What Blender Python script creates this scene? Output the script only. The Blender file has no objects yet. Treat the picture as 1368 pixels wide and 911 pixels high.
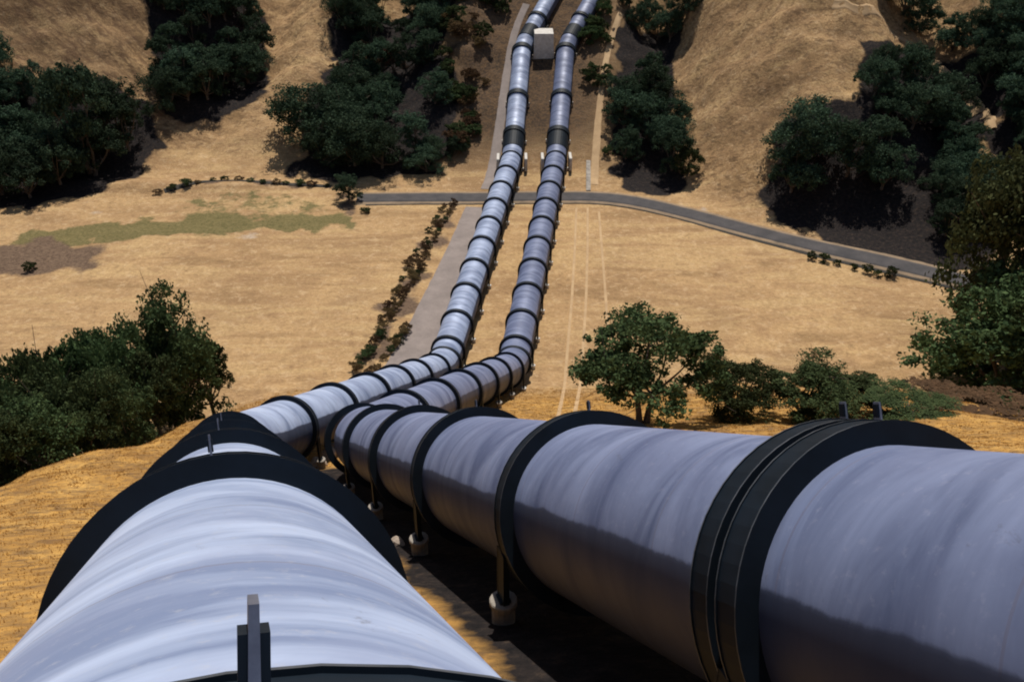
import bpy, math, random
import numpy as np
from mathutils import Vector, Matrix, noise as mnoise
from math import radians, sin, cos, tan, atan, pi

random.seed(7)
rng = np.random.default_rng(7)
SC = bpy.context.scene
COL = SC.collection

# ------------------------------------------------------------------ camera
R = 1.5                                # pipe radius in metres
F_PX = 1200.0                          # focal length in pixels of a 1368 px wide frame
PITCH = atan(735 / F_PX)
CAM_H = 31 * R + 2.0
cam_data = bpy.data.cameras.new('camera')
cam_data.sensor_width = 36.0
cam_data.lens = F_PX / 1368 * 36.0
cam_data.clip_start = 0.05
cam_data.clip_end = 5000
cam = bpy.data.objects.new('camera', cam_data)
COL.objects.link(cam)
cam.location = (0, 0, CAM_H)
cam.rotation_euler = (pi / 2 - PITCH, 0, 0)
SC.camera = cam

# ------------------------------------------------------------------ sky and sun
SUN_AZ = radians(6)                  # from +Y towards +X
SUN_EL = radians(61)
world = bpy.data.worlds.new('World')
SC.world = world
world.use_nodes = True
wn = world.node_tree
wn.nodes.clear()
sky = wn.nodes.new('ShaderNodeTexSky')
sky.sky_type = 'NISHITA'
sky.sun_disc = False
sky.sun_elevation = SUN_EL
sky.sun_rotation = SUN_AZ
sky.air_density = 1.2
sky.dust_density = 1.0
bg = wn.nodes.new('ShaderNodeBackground')
bg.inputs['Strength'].default_value = 0.065
wo = wn.nodes.new('ShaderNodeOutputWorld')
wn.links.new(sky.outputs[0], bg.inputs[0])
wn.links.new(bg.outputs[0], wo.inputs[0])
sl = bpy.data.lights.new('sun', 'SUN')
sl.energy = 4.6
sl.angle = radians(0.5)
sl.color = (1.0, 0.94, 0.85)
sun = bpy.data.objects.new('sun', sl)
COL.objects.link(sun)
S = Vector((sin(SUN_AZ) * cos(SUN_EL), cos(SUN_AZ) * cos(SUN_EL), sin(SUN_EL)))
sun.rotation_euler = S.to_track_quat('Z', 'Y').to_euler()
sun.location = S * 300
SC.view_settings.view_transform = 'Standard'
SC.view_settings.look = 'None'
SC.view_settings.exposure = 0.0
SC.view_settings.gamma = 1.0
SC.cycles.filter_width = 2.0
SC.cycles.max_bounces = 6
SC.cycles.transparent_max_bounces = 4

# ------------------------------------------------------------------ helpers: naming
def tag(o, label=None, cat=None, group=None, kind=None):
    if label: o['label'] = label
    if cat: o['category'] = cat
    if group: o['group'] = group
    if kind: o['kind'] = kind
    return o

def link_mesh(name, me, parent=None, mat=None):
    o = bpy.data.objects.new(name, me)
    COL.objects.link(o)
    if parent is not None:
        o.parent = parent
    if mat is not None and not me.materials:
        me.materials.append(mat)
    return o

def mesh_from(name, verts, faces, mat=None, smooth=False):
    me = bpy.data.meshes.new(name)
    me.from_pydata([tuple(v) for v in verts], [], [tuple(f) for f in faces])
    me.update()
    if smooth:
        me.polygons.foreach_set('use_smooth', [True] * len(me.polygons))
    if mat: me.materials.append(mat)
    return me

def empty(name, loc, rz=0.0):
    o = bpy.data.objects.new(name, None)
    o.empty_display_size = 0.5
    COL.objects.link(o)
    o.location = loc
    o.rotation_euler = (0, 0, rz)
    return o

# ------------------------------------------------------------------ geometry of the view (used to survey positions on the ground)
FW = np.array([0, cos(PITCH), -sin(PITCH)])
RT = np.array([1.0, 0, 0])
DN = np.array([0, -sin(PITCH), -cos(PITCH)])
CP = np.array([0, 0, CAM_H])
def ray(u, v):
    return (u - 684) / F_PX * RT + (v - 455.5) / F_PX * DN + FW
def depth(w):
    return float((np.array(w, float) - CP) @ FW)
def proj(w):
    d = np.array(w, float) - CP
    z = d @ FW
    return 684 + F_PX * (d @ RT) / z, 455.5 + F_PX * (d @ DN) / z
def at_plane(u, v, z0):
    d = ray(u, v)
    return CP + d * ((z0 - CAM_H) / d[2])

# near straight run of the two pipes: axis direction in view space
A1 = np.array([304.5 - 684, 532.2 - 455.5, F_PX]); A1 /= np.linalg.norm(A1)
E1 = np.cross([0, 1, 0], A1); E1 /= np.linalg.norm(E1)
E2 = np.cross(A1, E1)
def near_pt(t, c):
    v = A1 * t + E1 * c[0] + E2 * c[1]
    return CP + R * (v[0] * RT + v[1] * DN + v[2] * FW)
CL, CR = (0.036, 1.516), (4.015, 1.373)
T_BEND = 28.5
L28, R28 = near_pt(T_BEND - 1.4, CL), near_pt(T_BEND, CR)
VZ = 2.0                                # pipe centre above the valley floor
LB, RB = at_plane(591, 492, VZ), at_plane(685, 491, VZ)
LV, RV = at_plane(684, 213, VZ), at_plane(743, 213, VZ)
HS = tan(radians(23))
def hill_pt(base, u, v, slope):
    d = ray(u, v)
    # point on the ray where z = VZ + slope*(y-base.y)
    t = (VZ - slope * base[1] - CAM_H) / (d[2] - slope * d[1])
    return CP + d * t
LH, RH = hill_pt(LV, 698, 64, HS), hill_pt(RV, 756, 64, HS)
HY = (LH[1] + RH[1]) / 2
def top_pt(base, u, v, slope):
    d = ray(u, v)
    t = (base[2] - slope * base[1] - CAM_H) / (d[2] - slope * d[1])
    return CP + d * t
HS2 = tan(radians(27))
LT, RT_ = top_pt(LH, 748, -25, HS2), top_pt(RH, 806, -25, HS2)
def extend(a, b, L):
    d = (b - a) / np.linalg.norm(b - a)
    return b + d * L
LT, RT_ = extend(LH, LT, 45), extend(RH, RT_, 45)

# ------------------------------------------------------------------ terrain height
PL1 = (43.3464, -0.0636, 0.6794)
PL2 = (38.8537, -0.0234, 0.5495)
def softplus(a, k):
    a = np.asarray(a, float) / k
    return k * np.where(a > 20, a, np.log1p(np.exp(np.clip(a, -50, 20))))
def gauss(x, c, w):
    return np.exp(-((x - c) / w) ** 2)
def fbm2(x, y, sc, seed=0.0, octs=4):
    # cheap vectorised pseudo noise from rotated sines
    x = np.asarray(x, float); y = np.asarray(y, float)
    out = np.zeros(np.broadcast(x, y).shape)
    amp, f = 1.0, 1.0 / sc
    for i in range(octs):
        a = 1.7 * i + seed
        xx = (x * cos(a) - y * sin(a)) * f * 6.28; yy = (x * sin(a) + y * cos(a)) * f * 6.28
        out = out + amp * np.sin(xx + 1.3 * np.sin(yy * 0.7 + seed)) * np.cos(yy * 0.9 + 1.1 * np.sin(xx * 0.6 + i))
        amp *= 0.5; f *= 2.07
    return out
TOE_X = [-400, -120, -60, -30, 0, 12, 22, 31, 53, 75, 110, 400]
TOE_Y = [110, 122, 128, 128, 125.5, 125, 121, 114, 99, 88, 80, 75]
def ground(x, y):
    x = np.asarray(x, float); y = np.asarray(y, float)
    x, y = np.broadcast_arrays(x, y)
    p1 = PL1[0] - PL1[1] * x - PL1[2] * y
    p2 = PL2[0] - PL2[1] * x - PL2[2] * y
    h = np.maximum(p1, p2) 
    edge = -25.5 + 1.2 * np.sin(y * 0.13) + 0.6 * np.sin(y * 0.41 + 1)
    h = h - 1.0 * softplus(edge - x, 1.5) - 0.35 * softplus(x - 36, 3)
    h = np.minimum(h, 52 + 0 * h)
    off = np.clip((np.abs(x + 3) - 9) / 10, 0, 1)
    h = h + 0.25 * fbm2(x, y, 14, 0.3) * off
    near = softplus(h, 0.5)
    s = y - np.interp(x, TOE_X, TOE_Y)
    sp = softplus(s, 2.0)
    s2 = softplus(y - HY, 4)
    left = 1 / (1 + np.exp((x + 58) / 7))
    right = 1 / (1 + np.exp(-(x - 20) / 5))
    far = HS * sp + (HS2 - HS) * s2 + (0.18 * left + 0.06 * right) * sp
    k = np.clip(sp / 30, 0, 1.6)
    xs = x - 0.10 * np.clip(s, 0, 200)
    mod = (-6 * gauss(xs, -27, 8) - 6 * gauss(xs, 22, 5.5) + 4.5 * gauss(xs, 40, 9)
           - 6 * gauss(xs, 60, 8) + 8 * gauss(xs, 80, 9) - 7 * gauss(xs, 105, 12)
           - 6 * gauss(xs, -48, 8) + 6 * gauss(xs, -80, 16) + 2.0 * gauss(xs, -12, 5))
    offp = np.clip((np.abs(x - 0.12 * np.clip(s, 0, 200) - 3.5) - 6) / 8, 0, 1)
    rough = fbm2(x, y, 26, 1.9) * 0.9 + 0.35 * fbm2(x, y, 6, 4.2, 3)
    far = far + (k * mod) + rough * np.clip(sp / 20, 0, 1) * offp
    # rills running down the steep left hill
    far = far + left * np.clip(sp / 15, 0, 1) * 0.30 * np.sin((x * 0.45 + y * 0.89) * 2.3 + 1.1 * np.sin(y * 0.19 + x * .13)) * (0.6 + 0.4 * np.sin(x * .31))
    # gentle undulation of the valley floor away from the pipes
    val = 0.25 * fbm2(x, y, 60, 0.7, 2) * np.clip((np.abs(x) - 20) / 30, 0, 1)
    bank = 0.9 * gauss(y, 121, 2.2) * (1 / (1 + np.exp((x + 34) / 3)))
    return near + far + (val + bank) * np.exp(-np.clip(near, 0, 50) / 2)
def gz(x, y):
    return float(ground(x, y))
def cast(u, v):
    d = ray(u, v)
    t = np.linspace(3, 420, 1600)
    P = CP[None, :] + d[None, :] * t[:, None]
    below = P[:, 2] < ground(P[:, 0], P[:, 1])
    i = int(np.argmax(below))
    if not below[i]:
        return P[-1]
    a, b = t[max(i - 1, 0)], t[i]
    for _ in range(14):
        m = (a + b) / 2
        w = CP + d * m
        if w[2] < gz(w[0], w[1]): b = m
        else: a = m
    return CP + d * b

# ------------------------------------------------------------------ materials
def new_mat(name):
    m = bpy.data.materials.new(name)
    m.use_nodes = True
    nt = m.node_tree
    b = nt.nodes['Principled BSDF']
    return m, nt, b
def N(nt, t, **kw):
    n = nt.nodes.new(t)
    for k, v in kw.items():
        if k in n.inputs: n.inputs[k].default_value = v
        else: setattr(n, k, v)
    return n
def ramp(nt, src, stops, mode='LINEAR'):
    r = nt.nodes.new('ShaderNodeValToRGB')
    r.color_ramp.interpolation = mode
    e = r.color_ramp.elements
    while len(e) > 1: e.remove(e[-1])
    e[0].position, e[0].color = stops[0][0], (*stops[0][1], 1)
    for p, c in stops[1:]:
        k = e.new(p); k.color = (*c, 1)
    nt.links.new(src, r.inputs[0])
    return r
def mixc(nt, a, b, fac, mode='MIX'):
    m = nt.nodes.new('ShaderNodeMix'); m.data_type = 'RGBA'; m.blend_type = mode
    for s, v in ((6, a), (7, b)):
        if isinstance(v, tuple): m.inputs[s].default_value = (*v, 1)
        else: nt.links.new(v, m.inputs[s])
    if isinstance(fac, (int, float)): m.inputs[0].default_value = fac
    else: nt.links.new(fac, m.inputs[0])
    return m.outputs[2]
def mathn(nt, op, a, b=None, clamp=False):
    m = nt.nodes.new('ShaderNodeMath'); m.operation = op; m.use_clamp = clamp
    for i, v in enumerate((a, b)):
        if v is None: continue
        if isinstance(v, (int, float)): m.inputs[i].default_value = v
        else: nt.links.new(v, m.inputs[i])
    return m.outputs[0]
def coords(nt, kind='Object', scale=(1, 1, 1), rot=(0, 0, 0)):
    tc = nt.nodes.new('ShaderNodeTexCoord')
    mp = nt.nodes.new('ShaderNodeMapping')
    mp.inputs['Scale'].default_value = scale
    mp.inputs['Rotation'].default_value = rot
    nt.links.new(tc.outputs[kind], mp.inputs[0])
    return mp.outputs[0]
def noise(nt, vec, scale, detail=4, rough=0.6, dist=0.0):
    n = nt.nodes.new('ShaderNodeTexNoise')
    n.inputs['Scale'].default_value = scale
    n.inputs['Detail'].default_value = detail
    n.inputs['Roughness'].default_value = rough
    n.inputs['Distortion'].default_value = dist
    nt.links.new(vec, n.inputs['Vector'])
    return n.outputs['Fac']
def bump(nt, b, h, strength, dist):
    n = nt.nodes.new('ShaderNodeBump')
    n.inputs['Strength'].default_value = strength
    n.inputs['Distance'].default_value = dist
    nt.links.new(h, n.inputs['Height'])
    nt.links.new(n.outputs[0], b.inputs['Normal'])

def mat_pipe(name, k, tint=(1, 1, 1)):
    m, nt, b = new_mat(name)
    uv = nt.nodes.new('ShaderNodeUVMap'); uv.uv_map = 'UVMap'
    def mapped(sc):
        mp = nt.nodes.new('ShaderNodeMapping'); mp.inputs['Scale'].default_value = sc
        nt.links.new(uv.outputs[0], mp.inputs[0]); return mp.outputs[0]
    hoop = noise(nt, mapped((0.26, 1.0, 1)), 1.0, 6, 0.55, 0.9)      # marks running round the pipe
    fine = noise(nt, mapped((0.5, 9.0, 1)), 1.0, 4, 0.6, 0.2)
    blot = noise(nt, mapped((0.55, 0.5, 1)), 1.0, 6, 0.66, 0.6)
    c = ramp(nt, hoop, [(0.36, tuple(k * q for q in (0.12, 0.155, 0.25))), (0.52, tuple(k * q for q in (0.265, 0.315, 0.43))), (0.64, tuple(k * q for q in (0.33, 0.385, 0.51)))]).outputs[0]
    c = mixc(nt, c, tuple(k * q for q in (0.20, 0.23, 0.32)), mathn(nt, 'MULTIPLY', ramp(nt, fine, [(0.5, (0, 0, 0)), (0.75, (1, 1, 1))]).outputs[0], 0.25))
    c = mixc(nt, c, tuple(k * q for q in (0.17, 0.20, 0.30)), mathn(nt, 'MULTIPLY', ramp(nt, blot, [(0.46, (0, 0, 0)), (0.66, (1, 1, 1))]).outputs[0], 0.55))
    # weld seams round the pipe every 2.4 m, faint
    sx = nt.nodes.new('ShaderNodeSeparateXYZ'); nt.links.new(uv.outputs[0], sx.inputs[0])
    fr = mathn(nt, 'FRACT', mathn(nt, 'DIVIDE', sx.outputs[1], 2.4))
    d = mathn(nt, 'ABSOLUTE', mathn(nt, 'SUBTRACT', fr, 0.5))
    seam = mathn(nt, 'LESS_THAN', d, 0.006)
    c = mixc(nt, c, (0.2, 0.2, 0.25), mathn(nt, 'MULTIPLY', seam, 0.6))
    dust = noise(nt, mapped((7.0, 7.0, 1)), 1.0, 5, 0.75)
    c = mixc(nt, c, (0.50, 0.50, 0.54), mathn(nt, 'MULTIPLY', ramp(nt, dust, [(0.56, (0, 0, 0)), (0.74, (1, 1, 1))]).outputs[0], 0.35 * k))
    chip = noise(nt, mapped((1.6, 1.1, 1)), 1.0, 6, 0.8, 0.8)
    c = mixc(nt, c, (0.10, 0.085, 0.085), mathn(nt, 'MULTIPLY', ramp(nt, chip, [(0.62, (0, 0, 0)), (0.69, (1, 1, 1))]).outputs[0], 0.42))
    c = mixc(nt, c, tint, 1.0, 'MULTIPLY')
    # dirt plus underside shade painted into the lower flanks, with a crisp uneven edge
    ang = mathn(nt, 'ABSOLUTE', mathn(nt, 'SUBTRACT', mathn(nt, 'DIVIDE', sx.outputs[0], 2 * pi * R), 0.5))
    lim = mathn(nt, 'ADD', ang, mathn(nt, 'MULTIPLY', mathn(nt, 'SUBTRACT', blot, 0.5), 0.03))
    grime_shade = ramp(nt, lim, [(0.187, (0, 0, 0)), (0.192, (1, 1, 1))]).outputs[0]
    c = mixc(nt, c, (0.028, 0.036, 0.068), mathn(nt, 'MULTIPLY', grime_shade, 0.92))
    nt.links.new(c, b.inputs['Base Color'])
    b.inputs['Diffuse Roughness'].default_value = 0.7
    r = ramp(nt, hoop, [(0.3, (0.66, 0.66, 0.66)), (0.7, (0.50, 0.50, 0.50))])
    nt.links.new(r.outputs[0], b.inputs['Roughness'])
    b.inputs['Metallic'].default_value = 0.1
    h = mathn(nt, 'ADD', mathn(nt, 'MULTIPLY', hoop, 0.6), mathn(nt, 'MULTIPLY', seam, 0.25))
    bump(nt, b, h, 0.35, 0.05)
    return m
def mat_simple(name, c1, c2, scale, rough=0.6, metal=0.0, bumpd=0.0, stretch=(1, 1, 1)):
    m, nt, b = new_mat(name)
    v = coords(nt, 'Object', stretch)
    n = noise(nt, v, scale, 6, 0.65)
    c = ramp(nt, n, [(0.3, c1), (0.7, c2)]).outputs[0]
    nt.links.new(c, b.inputs['Base Color'])
    b.inputs['Roughness'].default_value = rough
    b.inputs['Metallic'].default_value = metal
    if bumpd: bump(nt, b, noise(nt, v, scale * 3, 5), 0.6, bumpd)
    return m
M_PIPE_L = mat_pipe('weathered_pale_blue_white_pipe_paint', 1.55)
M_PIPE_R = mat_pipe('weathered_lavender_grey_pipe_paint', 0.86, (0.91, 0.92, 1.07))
M_RING = mat_simple('dark_blue_black_steel_paint', (0.003, 0.007, 0.012), (0.007, 0.014, 0.024), 1.6, 0.6)
M_RING.node_tree.nodes['Principled BSDF'].inputs['Specular IOR Level'].default_value = 0.2
M_LIP = mat_simple('worn_grey_flange_edge', (0.02, 0.03, 0.04), (0.10, 0.11, 0.13), 2.5, 0.5)
M_LUG = mat_simple('weathered_grey_steel', (0.10, 0.11, 0.15), (0.22, 0.24, 0.30), 6, 0.5, 0.4)
M_CONC = mat_simple('pale_concrete', (0.42, 0.39, 0.35), (0.66, 0.63, 0.58), 2.2, 0.85, 0, 0.02)
M_CONC2 = mat_simple('stained_concrete', (0.16, 0.14, 0.12), (0.40, 0.36, 0.31), 1.6, 0.9, 0, 0.03)
M_BARK = mat_simple('oak_bark', (0.05, 0.038, 0.028), (0.16, 0.125, 0.095), 4, 0.9, 0, 0.05, (1, 1, 0.3))
M_ROCK = mat_simple('pale_rock', (0.22, 0.165, 0.12), (0.50, 0.42, 0.35), 2.0, 0.9, 0, 0.05)

def mat_leaf(name, dark, light, dry=None):
    m, nt, b = new_mat(name)
    oi = nt.nodes.new('ShaderNodeObjectInfo')
    v = coords(nt, 'Object')
    n1 = noise(nt, v, 0.9, 3)
    n2 = noise(nt, v, 5.0, 2)
    f = mathn(nt, 'ADD', mathn(nt, 'MULTIPLY', n1, 0.6), mathn(nt, 'MULTIPLY', n2, 0.4))
    c = ramp(nt, f, [(0.36, dark), (0.64, light)]).outputs[0]
    hs = nt.nodes.new('ShaderNodeHueSaturation')
    nt.links.new(c, hs.inputs['Color'])
    nt.links.new(mathn(nt, 'ADD', mathn(nt, 'MULTIPLY', oi.outputs['Random'], 0.05), 0.475), hs.inputs['Hue'])
    nt.links.new(mathn(nt, 'ADD', mathn(nt, 'MULTIPLY', oi.outputs['Random'], 0.75), 0.6), hs.inputs['Value'])
    nt.links.new(hs.outputs[0], b.inputs['Base Color'])
    b.inputs['Roughness'].default_value = 0.9
    b.inputs['Specular IOR Level'].default_value = 0.05
    tr = nt.nodes.new('ShaderNodeBsdfTranslucent')
    nt.links.new(hs.outputs[0], tr.inputs[0])
    mx = nt.nodes.new('ShaderNodeMixShader'); mx.inputs[0].default_value = 0.22
    nt.links.new(b.outputs[0], mx.inputs[1]); nt.links.new(tr.outputs[0], mx.inputs[2])
    out = nt.nodes['Material Output']
    nt.links.new(mx.outputs[0], out.inputs[0])
    return m
M_LEAF = mat_leaf('oak_foliage', (0.026, 0.044, 0.020), (0.095, 0.125, 0.050))
M_LEAF_FAR = mat_leaf('dark_oak_foliage', (0.020, 0.040, 0.026), (0.075, 0.115, 0.066))
M_LEAF_OLIVE = mat_leaf('olive_foliage', (0.030, 0.038, 0.016), (0.095, 0.10, 0.040))
M_LEAF_DRY = mat_leaf('dry_scrub_foliage', (0.07, 0.05, 0.028), (0.19, 0.12, 0.06))

def mat_ground():
    m, nt, b = new_mat('dry_grass_hillside')
    pos = coords(nt, 'Object')
    at1 = nt.nodes.new('ShaderNodeAttribute'); at1.attribute_name = 'zone'
    s1 = nt.nodes.new('ShaderNodeSeparateColor'); nt.links.new(at1.outputs['Color'], s1.inputs[0])
    at2 = nt.nodes.new('ShaderNodeAttribute'); at2.attribute_name = 'zone_b'
    s2 = nt.nodes.new('ShaderNodeSeparateColor'); nt.links.new(at2.outputs['Color'], s2.inputs[0])
    big = noise(nt, pos, 0.045, 5, 0.6, 0.6)
    mid = noise(nt, pos, 0.35, 5, 0.65)
    fin = noise(nt, pos, 2.6, 5, 0.7)
    vf = noise(nt, pos, 11.0, 3, 0.7)
    row = noise(nt, coords(nt, 'Object', (0.16, 0.8, 0.3), (0, 0, radians(-14))), 0.35, 6, 0.62, 1.2)
    base = ramp(nt, big, [(0.30, (0.29, 0.18, 0.09)), (0.44, (0.40, 0.25, 0.125)), (0.56, (0.485, 0.31, 0.152)), (0.70, (0.33, 0.21, 0.11))]).outputs[0]
    c = mixc(nt, base, (0.56, 0.385, 0.185), mathn(nt, 'MULTIPLY', ramp(nt, row, [(0.48, (0, 0, 0)), (0.62, (1, 1, 1))]).outputs[0], 0.6))
    c = mixc(nt, c, (0.27, 0.17, 0.08), mathn(nt, 'MULTIPLY', ramp(nt, row, [(0.36, (1, 1, 1)), (0.47, (0, 0, 0))]).outputs[0], 0.6))
    c = mixc(nt, c, (0.30, 0.18, 0.095), mathn(nt, 'MULTIPLY', ramp(nt, mid, [(0.52, (0, 0, 0)), (0.72, (1, 1, 1))]).outputs[0], 0.55))
    patch = noise(nt, pos, 0.9, 6, 0.75, 0.4)
    c = mixc(nt, c, (0.64, 0.46, 0.27), mathn(nt, 'MULTIPLY', ramp(nt, patch, [(0.52, (0, 0, 0)), (0.64, (1, 1, 1))]).outputs[0], 0.5))
    c = mixc(nt, c, (0.20, 0.125, 0.07), mathn(nt, 'MULTIPLY', ramp(nt, patch, [(0.34, (1, 1, 1)), (0.45, (0, 0, 0))]).outputs[0], 0.5))
    # near hillside: strong orange-gold grass
    gold = ramp(nt, mid, [(0.3, (0.28, 0.145, 0.045)), (0.5, (0.50, 0.275, 0.075)), (0.7, (0.62, 0.37, 0.115))]).outputs[0]
    c = mixc(nt, c, gold, s2.outputs[0])
    # far spurs: browner
    brown = ramp(nt, mid, [(0.3, (0.032, 0.025, 0.020)), (0.5, (0.070, 0.049, 0.035)), (0.72, (0.16, 0.105, 0.065))]).outputs[0]
    c = mixc(nt, c, brown, s2.outputs[1])
    geo = nt.nodes.new('ShaderNodeNewGeometry')
    sn = nt.nodes.new('ShaderNodeSeparateXYZ'); nt.links.new(geo.outputs['True Normal'], sn.inputs[0])
    steep = ramp(nt, sn.outputs[2], [(0.90, (1, 1, 1)), (0.985, (0, 0, 0))]).outputs[0]
    # fleck and rill pattern of tussocks, strong on the hills and faint on the mown floor
    rot = nt.nodes.new('ShaderNodeMapping'); rot.inputs['Rotation'].default_value = (0, 0, radians(27)); nt.links.new(pos, rot.inputs[0])
    scl = nt.nodes.new('ShaderNodeMapping'); scl.inputs['Scale'].default_value = (0.22, 1.5, 0.5); nt.links.new(rot.outputs[0], scl.inputs[0])
    rill = noise(nt, scl.outputs[0], 0.8, 5, 0.7, 0.5)
    sp_ = nt.nodes.new('ShaderNodeSeparateXYZ'); nt.links.new(pos, sp_.inputs[0])
    lefth = ramp(nt, mathn(nt, 'MULTIPLY', sp_.outputs[0], -0.01), [(0.42, (0, 0, 0)), (0.56, (1, 1, 1))]).outputs[0]
    lefth = mathn(nt, 'MULTIPLY', lefth, steep)
    c = mixc(nt, c, (0.13, 0.075, 0.045), mathn(nt, 'MULTIPLY', mathn(nt, 'MULTIPLY', ramp(nt, rill, [(0.46, (0, 0, 0)), (0.60, (1, 1, 1))]).outputs[0], lefth), 0.9))
    tus = noise(nt, coords(nt, 'Object', (0.7, 1.0, 1.6)), 1.1, 4, 0.7, 0.3)
    c = mixc(nt, c, (0.13, 0.08, 0.045), mathn(nt, 'MULTIPLY', mathn(nt, 'MULTIPLY', ramp(nt, tus, [(0.50, (0, 0, 0)), (0.62, (1, 1, 1))]).outputs[0], steep), 0.72))
    mott = mathn(nt, 'MULTIPLY', ramp(nt, fin, [(0.42, (1, 1, 1)), (0.56, (0, 0, 0))]).outputs[0], mathn(nt, 'ADD', mathn(nt, 'MULTIPLY', steep, 0.22), 0.30))
    c = mixc(nt, c, (0.20, 0.12, 0.06), mott)
    # noise-broken masks
    def brk(ch, w=0.5):
        e = mathn(nt, 'ADD', ch, mathn(nt, 'MULTIPLY', mathn(nt, 'SUBTRACT', mid, 0.5), w * 2))
        return ramp(nt, e, [(0.38, (0, 0, 0)), (0.62, (1, 1, 1))]).outputs[0]
    green = ramp(nt, fin, [(0.35, (0.075, 0.08, 0.03)), (0.65, (0.18, 0.155, 0.065))]).outputs[0]
    c = mixc(nt, c, green, mathn(nt, 'MULTIPLY', brk(s1.outputs[1], 0.9), 0.85))
    dirt = ramp(nt, fin, [(0.35, (0.10, 0.065, 0.045)), (0.65, (0.20, 0.135, 0.09))]).outputs[0]
    c = mixc(nt, c, dirt, brk(s1.outputs[2]))
    pale = ramp(nt, fin, [(0.35, (0.40, 0.32, 0.25)), (0.65, (0.56, 0.47, 0.38))]).outputs[0]
    c = mixc(nt, c, pale, brk(s2.outputs[2]))
    scrub = ramp(nt, fin, [(0.35, (0.012, 0.011, 0.012)), (0.55, (0.026, 0.021, 0.020)), (0.7, (0.06, 0.043, 0.032))]).outputs[0]  # dark litter tone with the shade under trees and right pipe painted in
    c = mixc(nt, c, scrub, brk(s1.outputs[0], 0.6))  # litter tone with tree and pipe shade painted in
    nt.links.new(c, b.inputs['Base Color'])
    b.inputs['Roughness'].default_value = 0.95
    b.inputs['Specular IOR Level'].default_value = 0.1
    h = mathn(nt, 'ADD', mathn(nt, 'MULTIPLY', fin, 1.0), mathn(nt, 'MULTIPLY', vf, 0.35))
    h = mathn(nt, 'ADD', h, mathn(nt, 'MULTIPLY', mid, 1.5))
    bump(nt, b, h, 0.7, 0.25)
    return m
M_GROUND = mat_ground()
def mat_road(name, c1, c2):
    m, nt, b = new_mat(name)
    v = coords(nt, 'Object')
    n = noise(nt, v, 0.5, 6, 0.7); f = noise(nt, v, 6, 4)
    c = ramp(nt, n, [(0.3, c1), (0.7, c2)]).outputs[0]
    c = mixc(nt, c, tuple(k * 0.6 for k in c1), mathn(nt, 'MULTIPLY', f, 0.5))
    nt.links.new(c, b.inputs['Base Color']); b.inputs['Roughness'].default_value = 0.9
    bump(nt, b, f, 0.4, 0.03)
    return m
M_ASPH = mat_road('grey_asphalt', (0.035, 0.033, 0.036), (0.09, 0.08, 0.08))
M_GRAV = mat_road('mauve_grey_gravel', (0.20, 0.165, 0.15), (0.32, 0.265, 0.24))
M_RUT = mat_road('worn_pale_soil', (0.38, 0.245, 0.125), (0.60, 0.41, 0.22))
M_DIRT = mat_road('pale_dirt', (0.52, 0.36, 0.21), (0.78, 0.58, 0.37))

# ------------------------------------------------------------------ terrain sheet
def axis_vals(segs):
    out = []
    for a, b, s in segs:
        out += list(np.arange(a, b, s))
    out.append(segs[-1][1])
    return np.array(out)
XS = axis_vals([(-1800, -300, 75), (-300, -110, 5), (-110, -32, 1.0), (-32, 30, 0.7), (30, 115, 1.0), (115, 300, 5), (300, 1800, 75)])
YS = axis_vals([(-900, -60, 60), (-60, -6, 3), (-6, 60, 0.7), (60, 200, 0.9), (200, 420, 5), (420, 1800, 75)])
GX, GY = np.meshgrid(XS, YS)
GZ = ground(GX, GY)
far_m = (np.hypot(GX, GY - 100) > 500)
GZ = np.where(far_m, np.minimum(GZ, 120 + 0.02 * np.hypot(GX, GY)), GZ)
nx, ny = len(XS), len(YS)
verts = np.stack([GX.ravel(), GY.ravel(), GZ.ravel()], 1)
ii = np.arange(nx * ny).reshape(ny, nx)
fa = np.stack([ii[:-1, :-1].ravel(), ii[:-1, 1:].ravel(), ii[1:, 1:].ravel(), ii[1:, :-1].ravel()], 1)
me = bpy.data.meshes.new('ground')
me.vertices.add(len(verts)); me.vertices.foreach_set('co', verts.ravel())
me.loops.add(fa.size); me.loops.foreach_set('vertex_index', fa.ravel().astype(np.int32))
me.polygons.add(len(fa)); me.polygons.foreach_set('loop_start', np.arange(0, fa.size, 4, dtype=np.int32))
me.update(calc_edges=True)
me.polygons.foreach_set('use_smooth', np.ones(len(fa), bool))

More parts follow.
